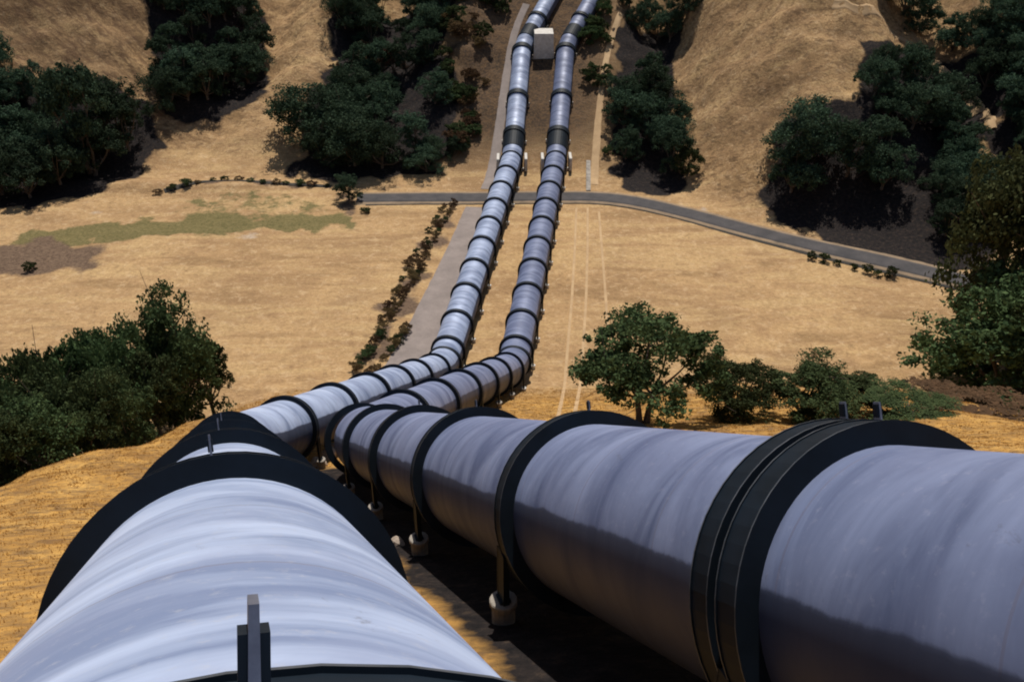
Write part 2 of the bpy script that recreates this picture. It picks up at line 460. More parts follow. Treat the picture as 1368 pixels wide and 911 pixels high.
def in_poly(px, py, poly):
    inside = np.zeros(px.shape, bool)
    n = len(poly)
    for i in range(n):
        x1, y1 = poly[i]; x2, y2 = poly[(i + 1) % n]
        c = ((y1 > py) != (y2 > py)) & (px < (x2 - x1) * (py - y1) / (y2 - y1 + 1e-9) + x1)
        inside ^= c
    return inside
def wpoly(pts):
    return [tuple(cast(u, v)[:2]) for u, v in pts]
wob = 1.7 * fbm2(GX, GY, 8, 2.2, 4), 1.7 * fbm2(GX, GY, 8, 5.1, 4)
def zone(polys):
    z = np.zeros(GX.shape)
    for p in polys:
        z = np.maximum(z, in_poly(GX + wob[0], GY + wob[1], wpoly(p)).astype(float))
    return z
SCRUB_SHADE = [  # wooded gully floors: leaf litter, darkened to hold the tree shade
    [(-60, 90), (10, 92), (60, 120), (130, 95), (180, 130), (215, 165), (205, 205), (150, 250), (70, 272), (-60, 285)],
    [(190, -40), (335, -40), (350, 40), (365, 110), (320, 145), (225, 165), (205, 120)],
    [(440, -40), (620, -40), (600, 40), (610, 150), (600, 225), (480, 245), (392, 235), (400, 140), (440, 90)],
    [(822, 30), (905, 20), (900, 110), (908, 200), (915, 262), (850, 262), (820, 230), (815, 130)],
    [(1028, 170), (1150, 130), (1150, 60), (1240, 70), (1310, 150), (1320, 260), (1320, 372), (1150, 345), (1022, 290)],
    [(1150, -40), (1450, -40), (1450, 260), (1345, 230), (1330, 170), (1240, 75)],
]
GREEN = [[(10, 312), (110, 300), (250, 291), (380, 292), (460, 289), (460, 302), (300, 311), (120, 322), (10, 330)]]
MOUND = [[(220, 262), (310, 248), (420, 262), (470, 284), (400, 292), (240, 290)]]
DIRT = [[(590, 272), (608, 272), (585, 330), (545, 420), (500, 505), (468, 505), (500, 440), (550, 350)],
        [(-60, 328), (60, 320), (180, 324), (130, 350), (60, 366), (-60, 372)],
        [(440, 262), (482, 262), (482, 292), (450, 290)],
        [(210, 250), (250, 243), (300, 238), (400, 242), (440, 247), (440, 252), (300, 245), (220, 259)]]
PALE = [[(300, 313), (350, 309), (352, 317), (300, 319)], [(115, 280), (165, 272), (165, 288), (104, 294)],
        [(622, 262), (648, 218), (656, 218), (642, 262)],
        [(905, 266), (1010, 292), (1015, 300), (905, 273)]]
zs, zg, zd, zp = zone(SCRUB_SHADE), np.maximum(1.0 * zone(GREEN), 0.47 * zone(MOUND)), 0.8 * zone(DIRT), 0.62 * zone(PALE)
# pipe shade painted dark into the ground beneath the near right run
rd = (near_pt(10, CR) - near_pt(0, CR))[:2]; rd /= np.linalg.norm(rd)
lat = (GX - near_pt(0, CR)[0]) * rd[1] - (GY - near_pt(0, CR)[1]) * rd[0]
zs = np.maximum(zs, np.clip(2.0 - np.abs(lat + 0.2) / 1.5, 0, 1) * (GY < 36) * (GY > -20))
gold = np.clip((GZ - 0.5) / 5, 0, 1) * (GY < 85)
brownz = np.clip((GY - 125) / 10, 0, 1) * (0.08 + 0.92 * np.clip(1.7 - np.abs(GX - 0.12 * (GY - 125) + 1) / 13, 0, 1))
brownz = np.maximum(brownz, 0.25 * np.clip((-50 - GX) / 15, 0, 1) * (GY > 135))
def blur(a):
    b = a.copy()
    b[1:-1, 1:-1] = (a[1:-1, 1:-1] * 2 + a[:-2, 1:-1] + a[2:, 1:-1] + a[1:-1, :-2] + a[1:-1, 2:]) / 6
    return b
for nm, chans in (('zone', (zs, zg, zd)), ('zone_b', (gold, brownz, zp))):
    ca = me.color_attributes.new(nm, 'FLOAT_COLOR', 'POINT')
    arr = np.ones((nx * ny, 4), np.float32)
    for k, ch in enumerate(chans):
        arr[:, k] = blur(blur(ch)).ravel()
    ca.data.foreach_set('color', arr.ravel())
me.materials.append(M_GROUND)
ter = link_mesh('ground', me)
tag(ter, 'golden dry grass valley floor and hillsides', None, None, 'structure')

# ------------------------------------------------------------------ roads and tracks (draped strips)
def ribbon(name, pts, widths, mat, label, lift=0.05, step=1.2, ragged=0.0, camber=0.0):
    P = [np.array(p, float)[:2] for p in pts]
    # resample
    S_ = [0]
    for a, b in zip(P[:-1], P[1:]): S_.append(S_[-1] + np.linalg.norm(b - a))
    n = max(2, int(S_[-1] / step))
    ss = np.linspace(0, S_[-1], n)
    px = np.interp(ss, S_, [p[0] for p in P]); py = np.interp(ss, S_, [p[1] for p in P])
    k = 5
    ker = np.ones(k) / k
    pxs = np.convolve(np.pad(px, k // 2, 'edge'), ker, 'valid'); pys = np.convolve(np.pad(py, k // 2, 'edge'), ker, 'valid')
    w = np.interp(ss, S_, widths if hasattr(widths, '__len__') else [widths] * len(P))
    tx = np.gradient(pxs); ty = np.gradient(pys); L = np.hypot(tx, ty); tx /= L; ty /= L
    M = 8
    vs, fs = [], []
    for i in range(n):
        for j in range(M + 1):
            o = (j / M - 0.5) * w[i]
            if ragged and j in (0, M): o *= 1 + ragged * random.uniform(-1, 1)
            x = pxs[i] - ty[i] * o; y = pys[i] + tx[i] * o
            z = gz(x, y) + (lift if 0 < j < M else -0.25)
            vs.append((x, y, z))
    for i in range(n - 1):
        for j in range(M):
            a = i * (M + 1) + j
            fs.append((a, a + 1, a + M + 2, a + M + 1))
    me = mesh_from(name, vs, fs, mat, True)
    o = link_mesh(name, me)
    tag(o, label, None, None, 'structure')
    return o
ribbon('road', [at_plane(u, v, 0) for u, v in ((470, 266), (560, 265), (640, 265), (720, 264), (800, 264), (850, 270), (920, 286), (1000, 308), (1100, 334), (1200, 356), (1310, 382), (1500, 420))], 3.6, M_ASPH,
       'narrow grey asphalt road across the foot of the far hill', 0.18, ragged=0.05)
ribbon('road_shoulder', [at_plane(u, v, 0) for u, v in ((470, 266), (560, 265), (640, 265), (720, 264), (800, 264), (850, 270), (920, 286), (1000, 308), (1100, 334), (1200, 356), (1310, 382), (1500, 420))], 5.4, mat_road('dusty_shoulder', (0.16, 0.115, 0.075), (0.36, 0.25, 0.15)),
       'dusty broken shoulder along both edges of the road', 0.10, ragged=0.10)
ribbon('service_track', [at_plane(u, v, 0) for u, v in ((548, 512), (570, 470), (600, 400), (628, 330), (648, 275))], [8.6, 8.2, 7.6, 7, 6.4], M_GRAV,
       'mauve grey gravel service track left of the pipelines', 0.06, ragged=0.06)
for pts, lab in ((((745, 560), (757, 480), (764, 400), (768, 330), (770, 275)), 'left wheel rut of the faint dirt track right of the pipelines'),
                 (((766, 560), (778, 480), (783, 400), (785, 330), (785, 275)), 'right wheel rut of the faint dirt track right of the pipelines'),
                 (((812, 440), (808, 380), (803, 320), (800, 280)), 'thin outer dirt track furthest right of the pipelines')):
    ribbon('dirt_path', [cast(u, v) for u, v in pts], 0.4, M_RUT, lab, 0.035, ragged=0.25)
ribbon('dirt_path', [cast(u, v) for u, v in ((650, 256), (661, 215), (670, 150), (678, 90), (688, 40), (705, 2))], [2.4, 2.1, 1.8, 1.6, 1.5, 1.5], M_GRAV, 'greyish dirt path climbing the far hill left of the left pipeline', 0.05, ragged=0.25)
ribbon('dirt_path', [cast(u, v) for u, v in ((793, 250), (796, 200), (800, 150), (806, 100), (816, 50), (832, 15))], [1.6, 1.5, 1.3, 1.2, 1.2, 1.2], M_RUT, 'narrow sandy path climbing the far hill right of the right pipeline', 0.05, ragged=0.3)
ridge_path = [cast(u, v) for u, v in ((1105, 2), (1150, 22), (1200, 46), (1250, 78), (1300, 135), (1330, 180))]
ribbon('dirt_path', ridge_path, 1.5, M_RUT, 'pale dirt path along the wooded ridge at upper right', 0.08, ragged=0.2)

ribbon('ditch', [at_plane(u, v, 0) for u, v in ((482, 272), (560, 271), (640, 271), (720, 270), (800, 270), (850, 277), (920, 293), (1000, 317), (1100, 344), (1200, 366), (1310, 392))], 1.9, mat_road('dark_ditch_weeds', (0.012, 0.011, 0.009), (0.045, 0.036, 0.026)),
       'dark weedy ditch along the near edge of the road', 0.06, ragged=0.3)

ribbon('ditch', [cast(u, v) for u, v in ((212, 258), (245, 248), (280, 242), (320, 241), (355, 245), (400, 247), (450, 250))], 1.3, bpy.data.materials['dark_ditch_weeds'],
       'dark curved weedy ditch across the left field below the gullies', 0.08, ragged=0.35)

# ------------------------------------------------------------------ pipelines
def smooth_path(pts, rad):
    out = [pts[0]]
    for i in range(1, len(pts) - 1):
        a, p, b = pts[i - 1], pts[i], pts[i + 1]
        r1 = min(rad, np.linalg.norm(p - a) * .4); r2 = min(rad, np.linalg.norm(b - p) * .4)
        s = p + (a - p) / np.linalg.norm(a - p) * r1; e = p + (b - p) / np.linalg.norm(b - p) * r2
        for k in range(5):
            t = k / 4
            out.append((1 - t) ** 2 * s + 2 * t * (1 - t) * p + t * t * e)
    out.append(pts[-1])
    return out
def frame_for(d):
    d = d / np.linalg.norm(d)
    side = np.cross(d, [0, 0, 1.0]); side /= np.linalg.norm(side)
    up = np.cross(side, d)
    return d, side, up
def sweep_pipe(name, path, r, parent, mat, nseg=72):
    # add extra stations so UV and shading stay even
    st = []
    for a, b in zip(path[:-1], path[1:]):
        n = max(1, int(np.linalg.norm(b - a) / 3.0))
        for k in range(n): st.append(a + (b - a) * k / n)
    st.append(path[-1])
    vs, fs, uvs = [], [], []
    s = 0
    for i, p in enumerate(st):
        if i: s += np.linalg.norm(p - st[i - 1])
        d1 = st[i] - st[i - 1] if i else st[1] - st[0]
        d2 = st[i + 1] - st[i] if i < len(st) - 1 else d1
        t = d1 / np.linalg.norm(d1) + d2 / np.linalg.norm(d2)
        d, side, up = frame_for(t)
        cosh = (d @ (d1 / np.linalg.norm(d1)))
        for j in range(nseg):
            a = 2 * pi * j / nseg + pi
            vs.append(p + r * (np.sin(a) * side + np.cos(a) * up))
        uvs.append(s)
    n = len(st)
    faces_uv = []
    for i in range(n - 1):
        for j in range(nseg):
            k = (j + 1) % nseg
            fs.append((i * nseg + j, i * nseg + k, (i + 1) * nseg + k, (i + 1) * nseg + j))
            u0, u1 = j / nseg * 2 * pi * r, (j + 1) / nseg * 2 * pi * r
            faces_uv += [(u0, uvs[i]), (u1, uvs[i]), (u1, uvs[i + 1]), (u0, uvs[i + 1])]
    me = mesh_from(name, vs, fs, mat, True)
    uvl = me.uv_layers.new(name='UVMap')
    uvl.data.foreach_set('uv', np.array(faces_uv, np.float32).ravel())
    return link_mesh(name, me, parent)

def lathe(name, prof, d, side, up, origin, nseg, mats, seg_mat):
    vs, fs, mi = [], [], []
    m = len(prof)
    for j in range(nseg):
        a = 2 * pi * (j + .5) / nseg
        for ax, rr in prof:
            vs.append(origin + d * ax + rr * (np.sin(a) * side + np.cos(a) * up))
    for j in range(nseg):
        k = (j + 1) % nseg
        for i in range(m):
            i2 = (i + 1) % m
            fs.append((j * m + i, k * m + i, k * m + i2, j * m + i2)); mi.append(seg_mat[i])
    me = mesh_from(name, vs, fs)
    for mm in mats: me.materials.append(mm)
    me.polygons.foreach_set('material_index', mi)
    me.update()
    return me
def box_mesh(name, c, ax, ay, az, hx, hy, hz, mat, bev=0.0):
    vs = []
    for sx in (-1, 1):
        for sy in (-1, 1):
            for sz in (-1, 1):
                vs.append(c + ax * hx * sx + ay * hy * sy + az * hz * sz)
    fs = [(0, 1, 3, 2), (4, 6, 7, 5), (0, 4, 5, 1), (2, 3, 7, 6), (0, 2, 6, 4), (1, 5, 7, 3)]
    return mesh_from(name, vs, fs, mat)
def join_data(name, lst, mat):
    vs, fs = [], []
    for v, f in lst:
        o = len(vs); vs += list(v); fs += [tuple(i + o for i in q) for q in f]
    return mesh_from(name, vs, fs, mat)
def box_vf(c, ax, ay, az, hx, hy, hz, taper=1.0):
    vs = []
    for sz in (-1, 1):
        k = 1 if sz < 0 else taper
        for sx, sy in ((-1, -1), (1, -1), (1, 1), (-1, 1)):
            vs.append(c + ax * hx * sx * k + ay * hy * sy * k + az * hz * sz)
    fs = [(3, 2, 1, 0), (4, 5, 6, 7), (0, 1, 5, 4), (1, 2, 6, 5), (2, 3, 7, 6), (3, 0, 4, 7)]
    return vs, fs
ORD = ['first', 'second', 'third', 'fourth', 'fifth', 'sixth', 'seventh', 'eighth', 'ninth', 'tenth', 'eleventh', 'twelfth', 'thirteenth', 'fourteenth', 'fifteenth', 'sixteenth', 'seventeenth', 'eighteenth', 'nineteenth', 'twentieth', 'twenty-first', 'twenty-second', 'twenty-third', 'twenty-fourth', 'twenty-fifth', 'twenty-sixth', 'twenty-seventh', 'twenty-eighth', 'twenty-ninth', 'thirtieth']
def ordn(i):
    if i < 30: return ORD[i]
    tens = {3: 'thirty', 4: 'forty', 5: 'fifty', 6: 'sixty', 7: 'seventy'}[(i + 1) // 10]
    return tens + ('-' + ORD[(i + 1) % 10 - 1] if (i + 1) % 10 else 'th').replace('yth', 'ieth')
def footing_mesh(h):
    # squat round pier with a chamfered cap
    prof = [(0.22, -0.6), (0.21, h - 0.12), (0.25, h - 0.10), (0.25, h - 0.02), (0.23, h), (0.0, h)]
    n = 14; vs, fs = [], []
    for j in range(n):
        a = 2 * pi * j / n
        for r, z in prof: vs.append((r * cos(a), r * sin(a), z))
    m = len(prof)
    for j in range(n):
        k = (j + 1) % n
        for i in range(m - 1):
            fs.append((j * m + i, k * m + i, k * m + i + 1, j * m + i + 1))
    return vs, fs
Z = np.array([0, 0, 1.0])
def add_collar(parent, p, d_, W=0.48, lug=False, legs=True, rr=1.16, foot_label=None, detailed=True, nseg=60):
    d, side, up = frame_for(d_)
    q = 0.018
    prof = [(0, .96 * R), (0, rr * R), (q, rr * R), (q, (rr - .010) * R), (W - q, (rr - .010) * R), (W - q, rr * R), (W, rr * R), (W, .96 * R)]
    sm = [0, 1, 0, 0, 0, 1, 0, 0]
    me = lathe('ring_collar', prof, d, side, up, p, nseg, [M_RING, M_LIP], sm)
    col = link_mesh('ring_collar', me, parent)
    if legs:
        for s in (-1, 1):
            base = p + d * W / 2 + side * s * (rr - .05) * R
            gx, gy = base[0], base[1]
            g = gz(gx, gy)
            fh = 0.58 if p[2] > 5 else 0.38
            top = base[2] - 0.35
            bot = g + fh
            if top - bot < 0.3: bot = top - 0.3
            hd = d * np.array([1, 1, 0]); hd /= np.linalg.norm(hd)
            c = np.array([gx, gy, (top + bot) / 2])
            parts = [box_vf(c, hd, side, Z, W / 2 - .03, 0.05, (top - bot) / 2),
                     box_vf(c + hd * (W / 2 - .04), hd, side, Z, 0.02, 0.055, (top - bot) / 2),
                     box_vf(c - hd * (W / 2 - .04), hd, side, Z, 0.02, 0.055, (top - bot) / 2),
                     box_vf(np.array([gx, gy, bot + .025]), hd, side, Z, W / 2 - .06, 0.10, 0.025)]
            link_mesh('leg', join_data('leg', parts, M_RING), col)
            if foot_label:
                vs, fs = footing_mesh(fh)
                o = link_mesh('concrete_footing', mesh_from('concrete_footing', vs, fs, M_CONC2 if p[2] > 5 else M_CONC, False))
                o.location = (gx, gy, g)
                o.rotation_euler = (0, 0, random.uniform(-.2, .2))
                tag(o, foot_label % ('left' if s < 0 else 'right'), 'footing', 'concrete footings under the pipe collars')
    if lug:
        k_lug = lug != 8
        la = radians(lug if lug is not True else 8)
        lu = up * cos(la) + side * sin(la); ls = side * cos(la) - up * sin(la)
        b = p + lu * rr * R + d * 0.05
        link_mesh('lifting_lug', join_data('lifting_lug', [box_vf(b + lu * .09, ls, d, lu, 0.011, 0.05, 0.11 if k_lug else 0.085, 0.8)], M_LUG), col)
        link_mesh('lug_bracket', join_data('lug_bracket', [box_vf(b + lu * .09, ls, d, lu, 0.026, 0.035, 0.062)], M_RING), col)
    return col

def build_pipeline(which):
    near0 = CL if which == 'left' else CR
    toff = 1.4 if which == 'left' else 0.0
    nb, vb, vv, hh, tt = (L28, LB, LV, LH, LT) if which == 'left' else (R28, RB, RV, RH, RT_)
    path = [near_pt(-9, near0), nb, vb, vv, hh, tt]
    base = near_pt(0, near0)
    root = bpy.data.objects.new('pipeline', None); COL.objects.link(root)
    tag(root, 'left of two pale grey pipelines, running directly under the viewpoint' if which == 'left'
        else 'right of two pale grey pipelines, its near end filling the lower right', 'pipeline', 'pair of large pipelines crossing the valley')
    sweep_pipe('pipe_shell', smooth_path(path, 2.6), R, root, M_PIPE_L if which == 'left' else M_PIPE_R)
    side = which
    idx = [0]
    def flabel(where):
        idx[0] += 1
        return 'pale round concrete footing under the %s collar of the ' % ORD[min(idx[0] - 1, 29)] + which + ' pipeline, %s side'
    dn = path[1] - path[0]; dn /= np.linalg.norm(dn)
    # near run
    for k, t in enumerate([4.75, 9.58, 14.5, 19.2, 23.8, 28.4] if which == 'right' else [1.02, 6.15, 11.0, 15.9, 20.7, 26.6]):
        p = near_pt(t, near0)
        lug = (8 if which == 'right' else (10.45, 4, 4, 4)[min(k, 3)]) if k < 4 else False
        dbl = (which == 'right' and k == 0) or (which == 'left' and k == 2)
        add_collar(root, p, dn, 0.36 if not (which == 'right' and k >= 2) else 0.32, lug, k < 5, foot_label=flabel(''))
        if dbl: add_collar(root, p + dn * 0.50, dn, 0.34, lug, False)
    # descent to the valley
    d2 = path[2] - path[1]; L2 = np.linalg.norm(d2); u2 = d2 / L2
    fr = [0.135, 0.29, 0.45, 0.60, 0.74, 0.90] if which == 'left' else [0.15, 0.31, 0.47, 0.62, 0.76, 0.91]
    for f in fr:
        add_collar(root, path[1] + d2 * f, u2, 0.34, False, True, 1.15, flabel(''))
    d3 = path[3] - path[2]; L3 = np.linalg.norm(d3); u3 = d3 / L3
    n3 = 9
    add_collar(root, path[2] + u3 * 0.9, u3, 0.34, False, False, 1.15)
    for k in range(1, n3 + 1):
        add_collar(root, path[2] + u3 * (2.2 + (L3 - 3.4) * k / n3), u3, 0.36, False, True, 1.15, flabel(''))
    add_collar(root, path[2] + u3 * 3.0, u3, 0.30, False, True, 1.15, flabel(''))
    d4 = path[4] - path[3]; L4 = np.linalg.norm(d4); u4 = d4 / L4
    # dark expansion sleeve just above the foot of the hill
    me = lathe('expansion_sleeve', [(0, .96 * R), (0, 1.07 * R), (3.2, 1.07 * R), (3.2, .96 * R)], *frame_for(u4), path[3] + u4 * 1.6, 32, [M_RING], [0] * 4)
    link_mesh('expansion_sleeve', me, root)
    for f in (4.8, L4 * .5, L4 - 1.6):
        add_collar(root, path[3] + u4 * f, u4, 0.8, False, True, 1.16, flabel(''))
    me = lathe('expansion_sleeve', [(0, .96 * R), (0, 1.07 * R), (2.6, 1.07 * R), (2.6, .96 * R)], *frame_for(path[5] - path[4]), path[4] + (path[5] - path[4]) / np.linalg.norm(path[5] - path[4]) * 1.8, 32, [M_RING], [0] * 4)
    link_mesh('expansion_sleeve', me, root)
    d5 = path[5] - path[4]; L5 = np.linalg.norm(d5); u5 = d5 / L5
    for f in (7, 21, 35):
        add_collar(root, path[4] + u5 * f, u5, 0.5, False, True, 1.16, flabel(''))
    return path
PATH_L = build_pipeline('left')
PATH_R = build_pipeline('right')
print('LV', LV, 'LH', LH, 'LT', LT, 'slope seg', HY)

# thrust blocks where the pipes bend at the far hill
def thrust_block(c, ydir, w, dpt, h, label, mat=None):
    xd = np.array([ydir[1], -ydir[0], 0.0])
    vs, fs = box_vf(np.array([0, 0, 0.0]), xd, ydir, Z, w / 2, dpt / 2, h / 2, 0.92)
    me = mesh_from('anchor_block', vs, fs, mat or M_CONC)
    o = link_mesh('anchor_block', me); o.location = c
    bv = o.modifiers.new('bevel', 'BEVEL'); bv.width = 0.08; bv.segments = 2
    tag(o, label, 'anchor block', 'concrete anchor blocks at the pipe bends')
    return o
mid = (LH + RH) / 2
yd = np.array([0.0, 1.0, 0.0])
thrust_block(np.array([mid[0] - .1, mid[1] + 0.8, gz(mid[0], mid[1]) + 1.2]), yd, 3.4, 4.4, 4.2, 'big pale concrete anchor block between the pipelines high on the far hill')
for P, nm in ((LV, 'left'), (RV, 'right')):
    for s in (-1, 1):
        x, y = P[0] + s * 2.05, P[1] - 0.3
        thrust_block(np.array([x, y, gz(x, y) + 0.7]), yd, 0.45, 3.0, 1.9, 'pale concrete wall on the %s side of the %s pipeline at the hill foot' % ('left' if s < 0 else 'right', nm))

# ------------------------------------------------------------------ vegetation meshes
def tube(pts, rads, n=7):
    vs, fs = [], []
    for i, p in enumerate(pts):
        d = pts[min(i + 1, len(pts) - 1)] - pts[max(i - 1, 0)]
        d = d / (np.linalg.norm(d) + 1e-9)
        a = np.cross(d, [0.3, 1, 0.1]); a /= np.linalg.norm(a); b = np.cross(d, a)
        for j in range(n):
            t = 2 * pi * j / n
            vs.append(p + rads[i] * (cos(t) * a + sin(t) * b))
    for i in range(len(pts) - 1):
        for j in range(n):
            k = (j + 1) % n
            fs.append((i * n + j, i * n + k, (i + 1) * n + k, (i + 1) * n + j))
    return vs, fs
def leaf_mesh(name, centres, spread, per, size, mat, r):
    n = len(centres) * per
    C_ = np.repeat(np.array(centres), per, 0)
    sp = np.repeat(np.array(spread), per)
    off = r.normal(size=(n, 3)); ln = np.linalg.norm(off, axis=1, keepdims=True)
    off = off / ln * (r.random((n, 1)) ** 0.45)
    P = C_ + off * sp[:, None] * np.array([1, 1, 0.75])
    # random leaf frames leaning outwards
    nrm = off + r.normal(size=(n, 3)) * 0.7; nrm /= np.linalg.norm(nrm, axis=1, keepdims=True)
    a = np.cross(nrm, r.normal(size=(n, 3))); a /= np.linalg.norm(a, axis=1, keepdims=True)
    b = np.cross(nrm, a)
    s = size * (0.6 + 0.8 * r.random((n, 1)))
    V = np.stack([P - a * s * .5, P + b * s * .32, P + a * s * .5, P - b * s * .32], 1).reshape(-1, 3)
    me = bpy.data.meshes.new(name)
    me.vertices.add(len(V)); me.vertices.foreach_set('co', V.ravel())
    me.loops.add(len(V)); me.loops.foreach_set('vertex_index', np.arange(len(V), dtype=np.int32))
    me.polygons.add(n); me.polygons.foreach_set('loop_start', np.arange(0, 4 * n, 4, dtype=np.int32))
    me.update(calc_edges=True)
    me.materials.append(mat)
    return me
def tree_meshes(seed, h=10.0, w=9.0, trunk_h=2.2, nl=9, sub=16, per=34, leaf=0.34, mat=None, stems=1, low=0.0, fat=1.0):
    r = np.random.default_rng(seed)
    lobes = []
    for i in range(nl):
        a = 2 * pi * i / nl * 1.6 + r.uniform(-.4, .4)
        rr = (0.0 if i == 0 else r.uniform(0.22, 0.36)) * w
        zc = r.uniform(0.42, 0.76) * h if i else 0.76 * h
        if i and i % 3 == 0: zc = r.uniform(0.30 - low, 0.45) * h
        rad = r.uniform(0.15, 0.24) * w * fat
        lobes.append((np.array([rr * cos(a), rr * sin(a), zc]), rad))
    cs, sp = [], []
    for c, rad in lobes:
        for k in range(sub):
            d = r.normal(size=3); d /= np.linalg.norm(d)
            if d[2] < -0.5: d[2] *= -0.6
            cs.append(c + d * rad * r.uniform(0.55, 1.05) * np.array([1, 1, 0.85]))
            sp.append(rad * r.uniform(0.22, 0.42))
    crown = leaf_mesh('crown', cs, sp, per, leaf, mat or M_LEAF, r)
    parts = []
    for s_ in range(stems):
        bx = np.array([r.uniform(-.5, .5), r.uniform(-.5, .5), 0]) * (stems > 1)
        th = trunk_h * r.uniform(.85, 1.15)
        top = bx * 2 + np.array([r.uniform(-.3, .3), r.uniform(-.3, .3), th])
        rb = 0.30 if stems == 1 else 0.2
        parts.append(tube([bx - Z * .8, bx + (top - bx) * .3, top], [rb * 1.5, rb * 1.05, rb * .85]))
        for i, (c, rad) in enumerate(lobes):
            if stems > 1 and i % stems != s_: continue
            m1 = top * .45 + c * .55 + np.array([r.uniform(-.3, .3), r.uniform(-.3, .3), -.35])
            parts.append(tube([top - (top - bx) * .1, m1, c], [rb * .55, rb * .33, rb * .12], 5))
            for k in range(3):
                e = c + r.normal(size=3) * rad * .55
                parts.append(tube([m1 * .35 + c * .65, e], [rb * .2, rb * .06], 4))
    trunk = join_data('trunk', parts, M_BARK)
    return crown, trunk
V_OAK = [tree_meshes(s, 10, w, th, nl, 24, 62, .27, M_LEAF, st) for s, w, th, nl, st in ((1, 10, 2.2, 11, 2), (2, 8.5, 2.0, 9, 1), (3, 9.5, 1.9, 10, 3), (4, 8, 2.4, 9, 1))]
V_FULL = [tree_meshes(80 + s, 10, 10, 1.2, 14, 26, 64, .27, M_LEAF, 1, .16, 1.15) for s in range(3)]
V_DARK = [tree_meshes(10 + s, 10, w, 1.4, nl, 24, 52, .33, M_LEAF_FAR, 1, 0.12, 1.3) for s, w, nl in ((1, 9.5, 9), (2, 8.5, 8), (3, 11, 10), (4, 8, 8), (5, 10, 9), (6, 9, 8))]
V_OLIVE = [tree_meshes(30 + s, 10, 9, 1.6, 14, 26, 60, .27, M_LEAF_OLIVE, 1, .14, 1.25) for s in range(2)]
V_SHRUB = [tree_meshes(50 + s, 10, 13, 1.0, 8, 20, 50, .5, M_LEAF, 1, .18) for s in range(3)]
V_RUSSET = [tree_meshes(70 + s, 10, 8, 1.6, 8, 20, 40, .33, mat_leaf('russet_dry_foliage_' + 'ab'[s], (0.05, 0.028, 0.02), (0.13, 0.068, 0.042)), 1, .1) for s in range(2)]
V_DRY = [tree_meshes(60 + s, 10, 13, 1.0, 8, 18, 45, .5, M_LEAF_DRY, 1, .18) for s in range(2)]

def place_tree(var, x, y, height, wscale=1.0, name='oak_tree', label='', cat='tree', group=None, sink=0.1, rz=None):
    o = empty(name, (x, y, gz(x, y) - sink), random.uniform(0, 6.28) if rz is None else rz)
    s = height / 10.0
    o.scale = (s * wscale, s * wscale, s)
    tag(o, label, cat, group)
    c = link_mesh('crown', var[0], o); t = link_mesh('trunk', var[1], o)
    return o
def tree_px(var, u, v, toppx, wpx=None, **kw):
    """stand a tree at the ground point (u, v) so it reaches toppx above it"""
    w = cast(u, v)
    z = depth(w)
    hgt = (v - toppx) * z / F_PX / cos(PITCH * .9)
    ws = 1.0
    if wpx: ws = (wpx * z / F_PX) / (hgt * 0.95)
    return place_tree(var, w[0], w[1], hgt, ws, **kw)
def tree_at(var, u, y, toppx, wpx=None, **kw):
    """stand a tree at forward distance y under column u"""
    x = 0
    for _ in range(12):
        g = gz(x, y)
        z = (y * FW[1] + (g - CAM_H) * FW[2])
        x = (u - 684) / F_PX * z
    u0, v0 = proj((x, y, g))
    hgt = (v0 - toppx) * z / F_PX / cos(PITCH * .9)
    ws = (wpx * z / F_PX) / (hgt * 0.95) if wpx else 1.0
    return place_tree(var, x, y, hgt, ws, **kw)

# middle-distance trees, each one told apart
G_MID = 'oaks standing beside the right pipeline'
tree_px(V_OAK[0], 857, 566, 408, 195, label='big spreading green oak just right of the right pipeline bend', group=G_MID, rz=0.4)
tree_at(V_FULL[0], 983, 50, 478, 105, label='rounded dark oak between the big spreading oak and the low bushy oaks', group=G_MID)
tree_at(V_FULL[1], 1072, 50, 484, 130, label='low bushy oak with pale stems, rising above the near pipe ring', group=G_MID)
tree_at(V_OAK[1], 1145, 52, 494, 100, label='smaller bushy oak behind the lugs of the double ring collar', group=G_MID)
tree_at(V_FULL[2], 1215, 49, 532, 120, name='bush', label='green bush behind the crest of the near double collar', cat='bush', group='bushes beside the right pipeline')
tree_at(V_DRY[0], 1300, 51, 548, 130, name='bush', label='dry brown bush beneath the dark oak at the right edge', cat='bush', group='bushes beside the right pipeline')
tree_px(V_FULL[2], 1345, 545, 372, 230, label='dark oak at the right edge standing on the brown bank', group=G_MID)
tree_at(V_OLIVE[0], 1335, 76, 214, 190, label='tall olive green tree at the right edge behind the dark oak', group=G_MID)
tree_at(V_OLIVE[1], 1420, 80, 200, 170, label='olive green tree mostly cut off by the right edge', group=G_MID)
tree_at(V_FULL[0], 1395, 66, 350, 190, label='dense dark oak cut off by the right edge behind the brown bank', group=G_MID)
# row on the edge of the near hill, left
row = [(287, 66, 432, 70, 'slender outermost tree at the right end of the left oak row'),
       (240, 64, 398, 120, 'tallest oak of the left row, its crown highest'),
       (195, 61, 415, 110, 'oak just left of the tallest in the left row'),
       (150, 56, 428, 115, 'rounded oak with pale gaps in the middle of the left row'),
       (103, 54, 440, 100, 'oak left of the rounded middle oak of the left row'),
       (60, 50, 488, 100, 'lower oak near the left edge beside a dip in the row'),
       (12, 47, 490, 110, 'oak at the left edge of the picture in the left row'),
       (-50, 44, 500, 120, 'oak of the left row cut off by the left edge'),
       (215, 55, 452, 90, 'short front oak with visible stems near the right end of the left row'),
       (170, 50, 478, 95, 'front oak low against the golden slope in the left row'),
       (115, 46, 498, 110, 'broad dark front oak in the left row'),
       (55, 42, 520, 110, 'front oak beside the golden slope near the left edge'),
       (0, 40, 530, 110, 'front oak at the left edge, lowest of the left row'),
       (-60, 36, 540, 120, 'front oak outside the left edge of the picture')]
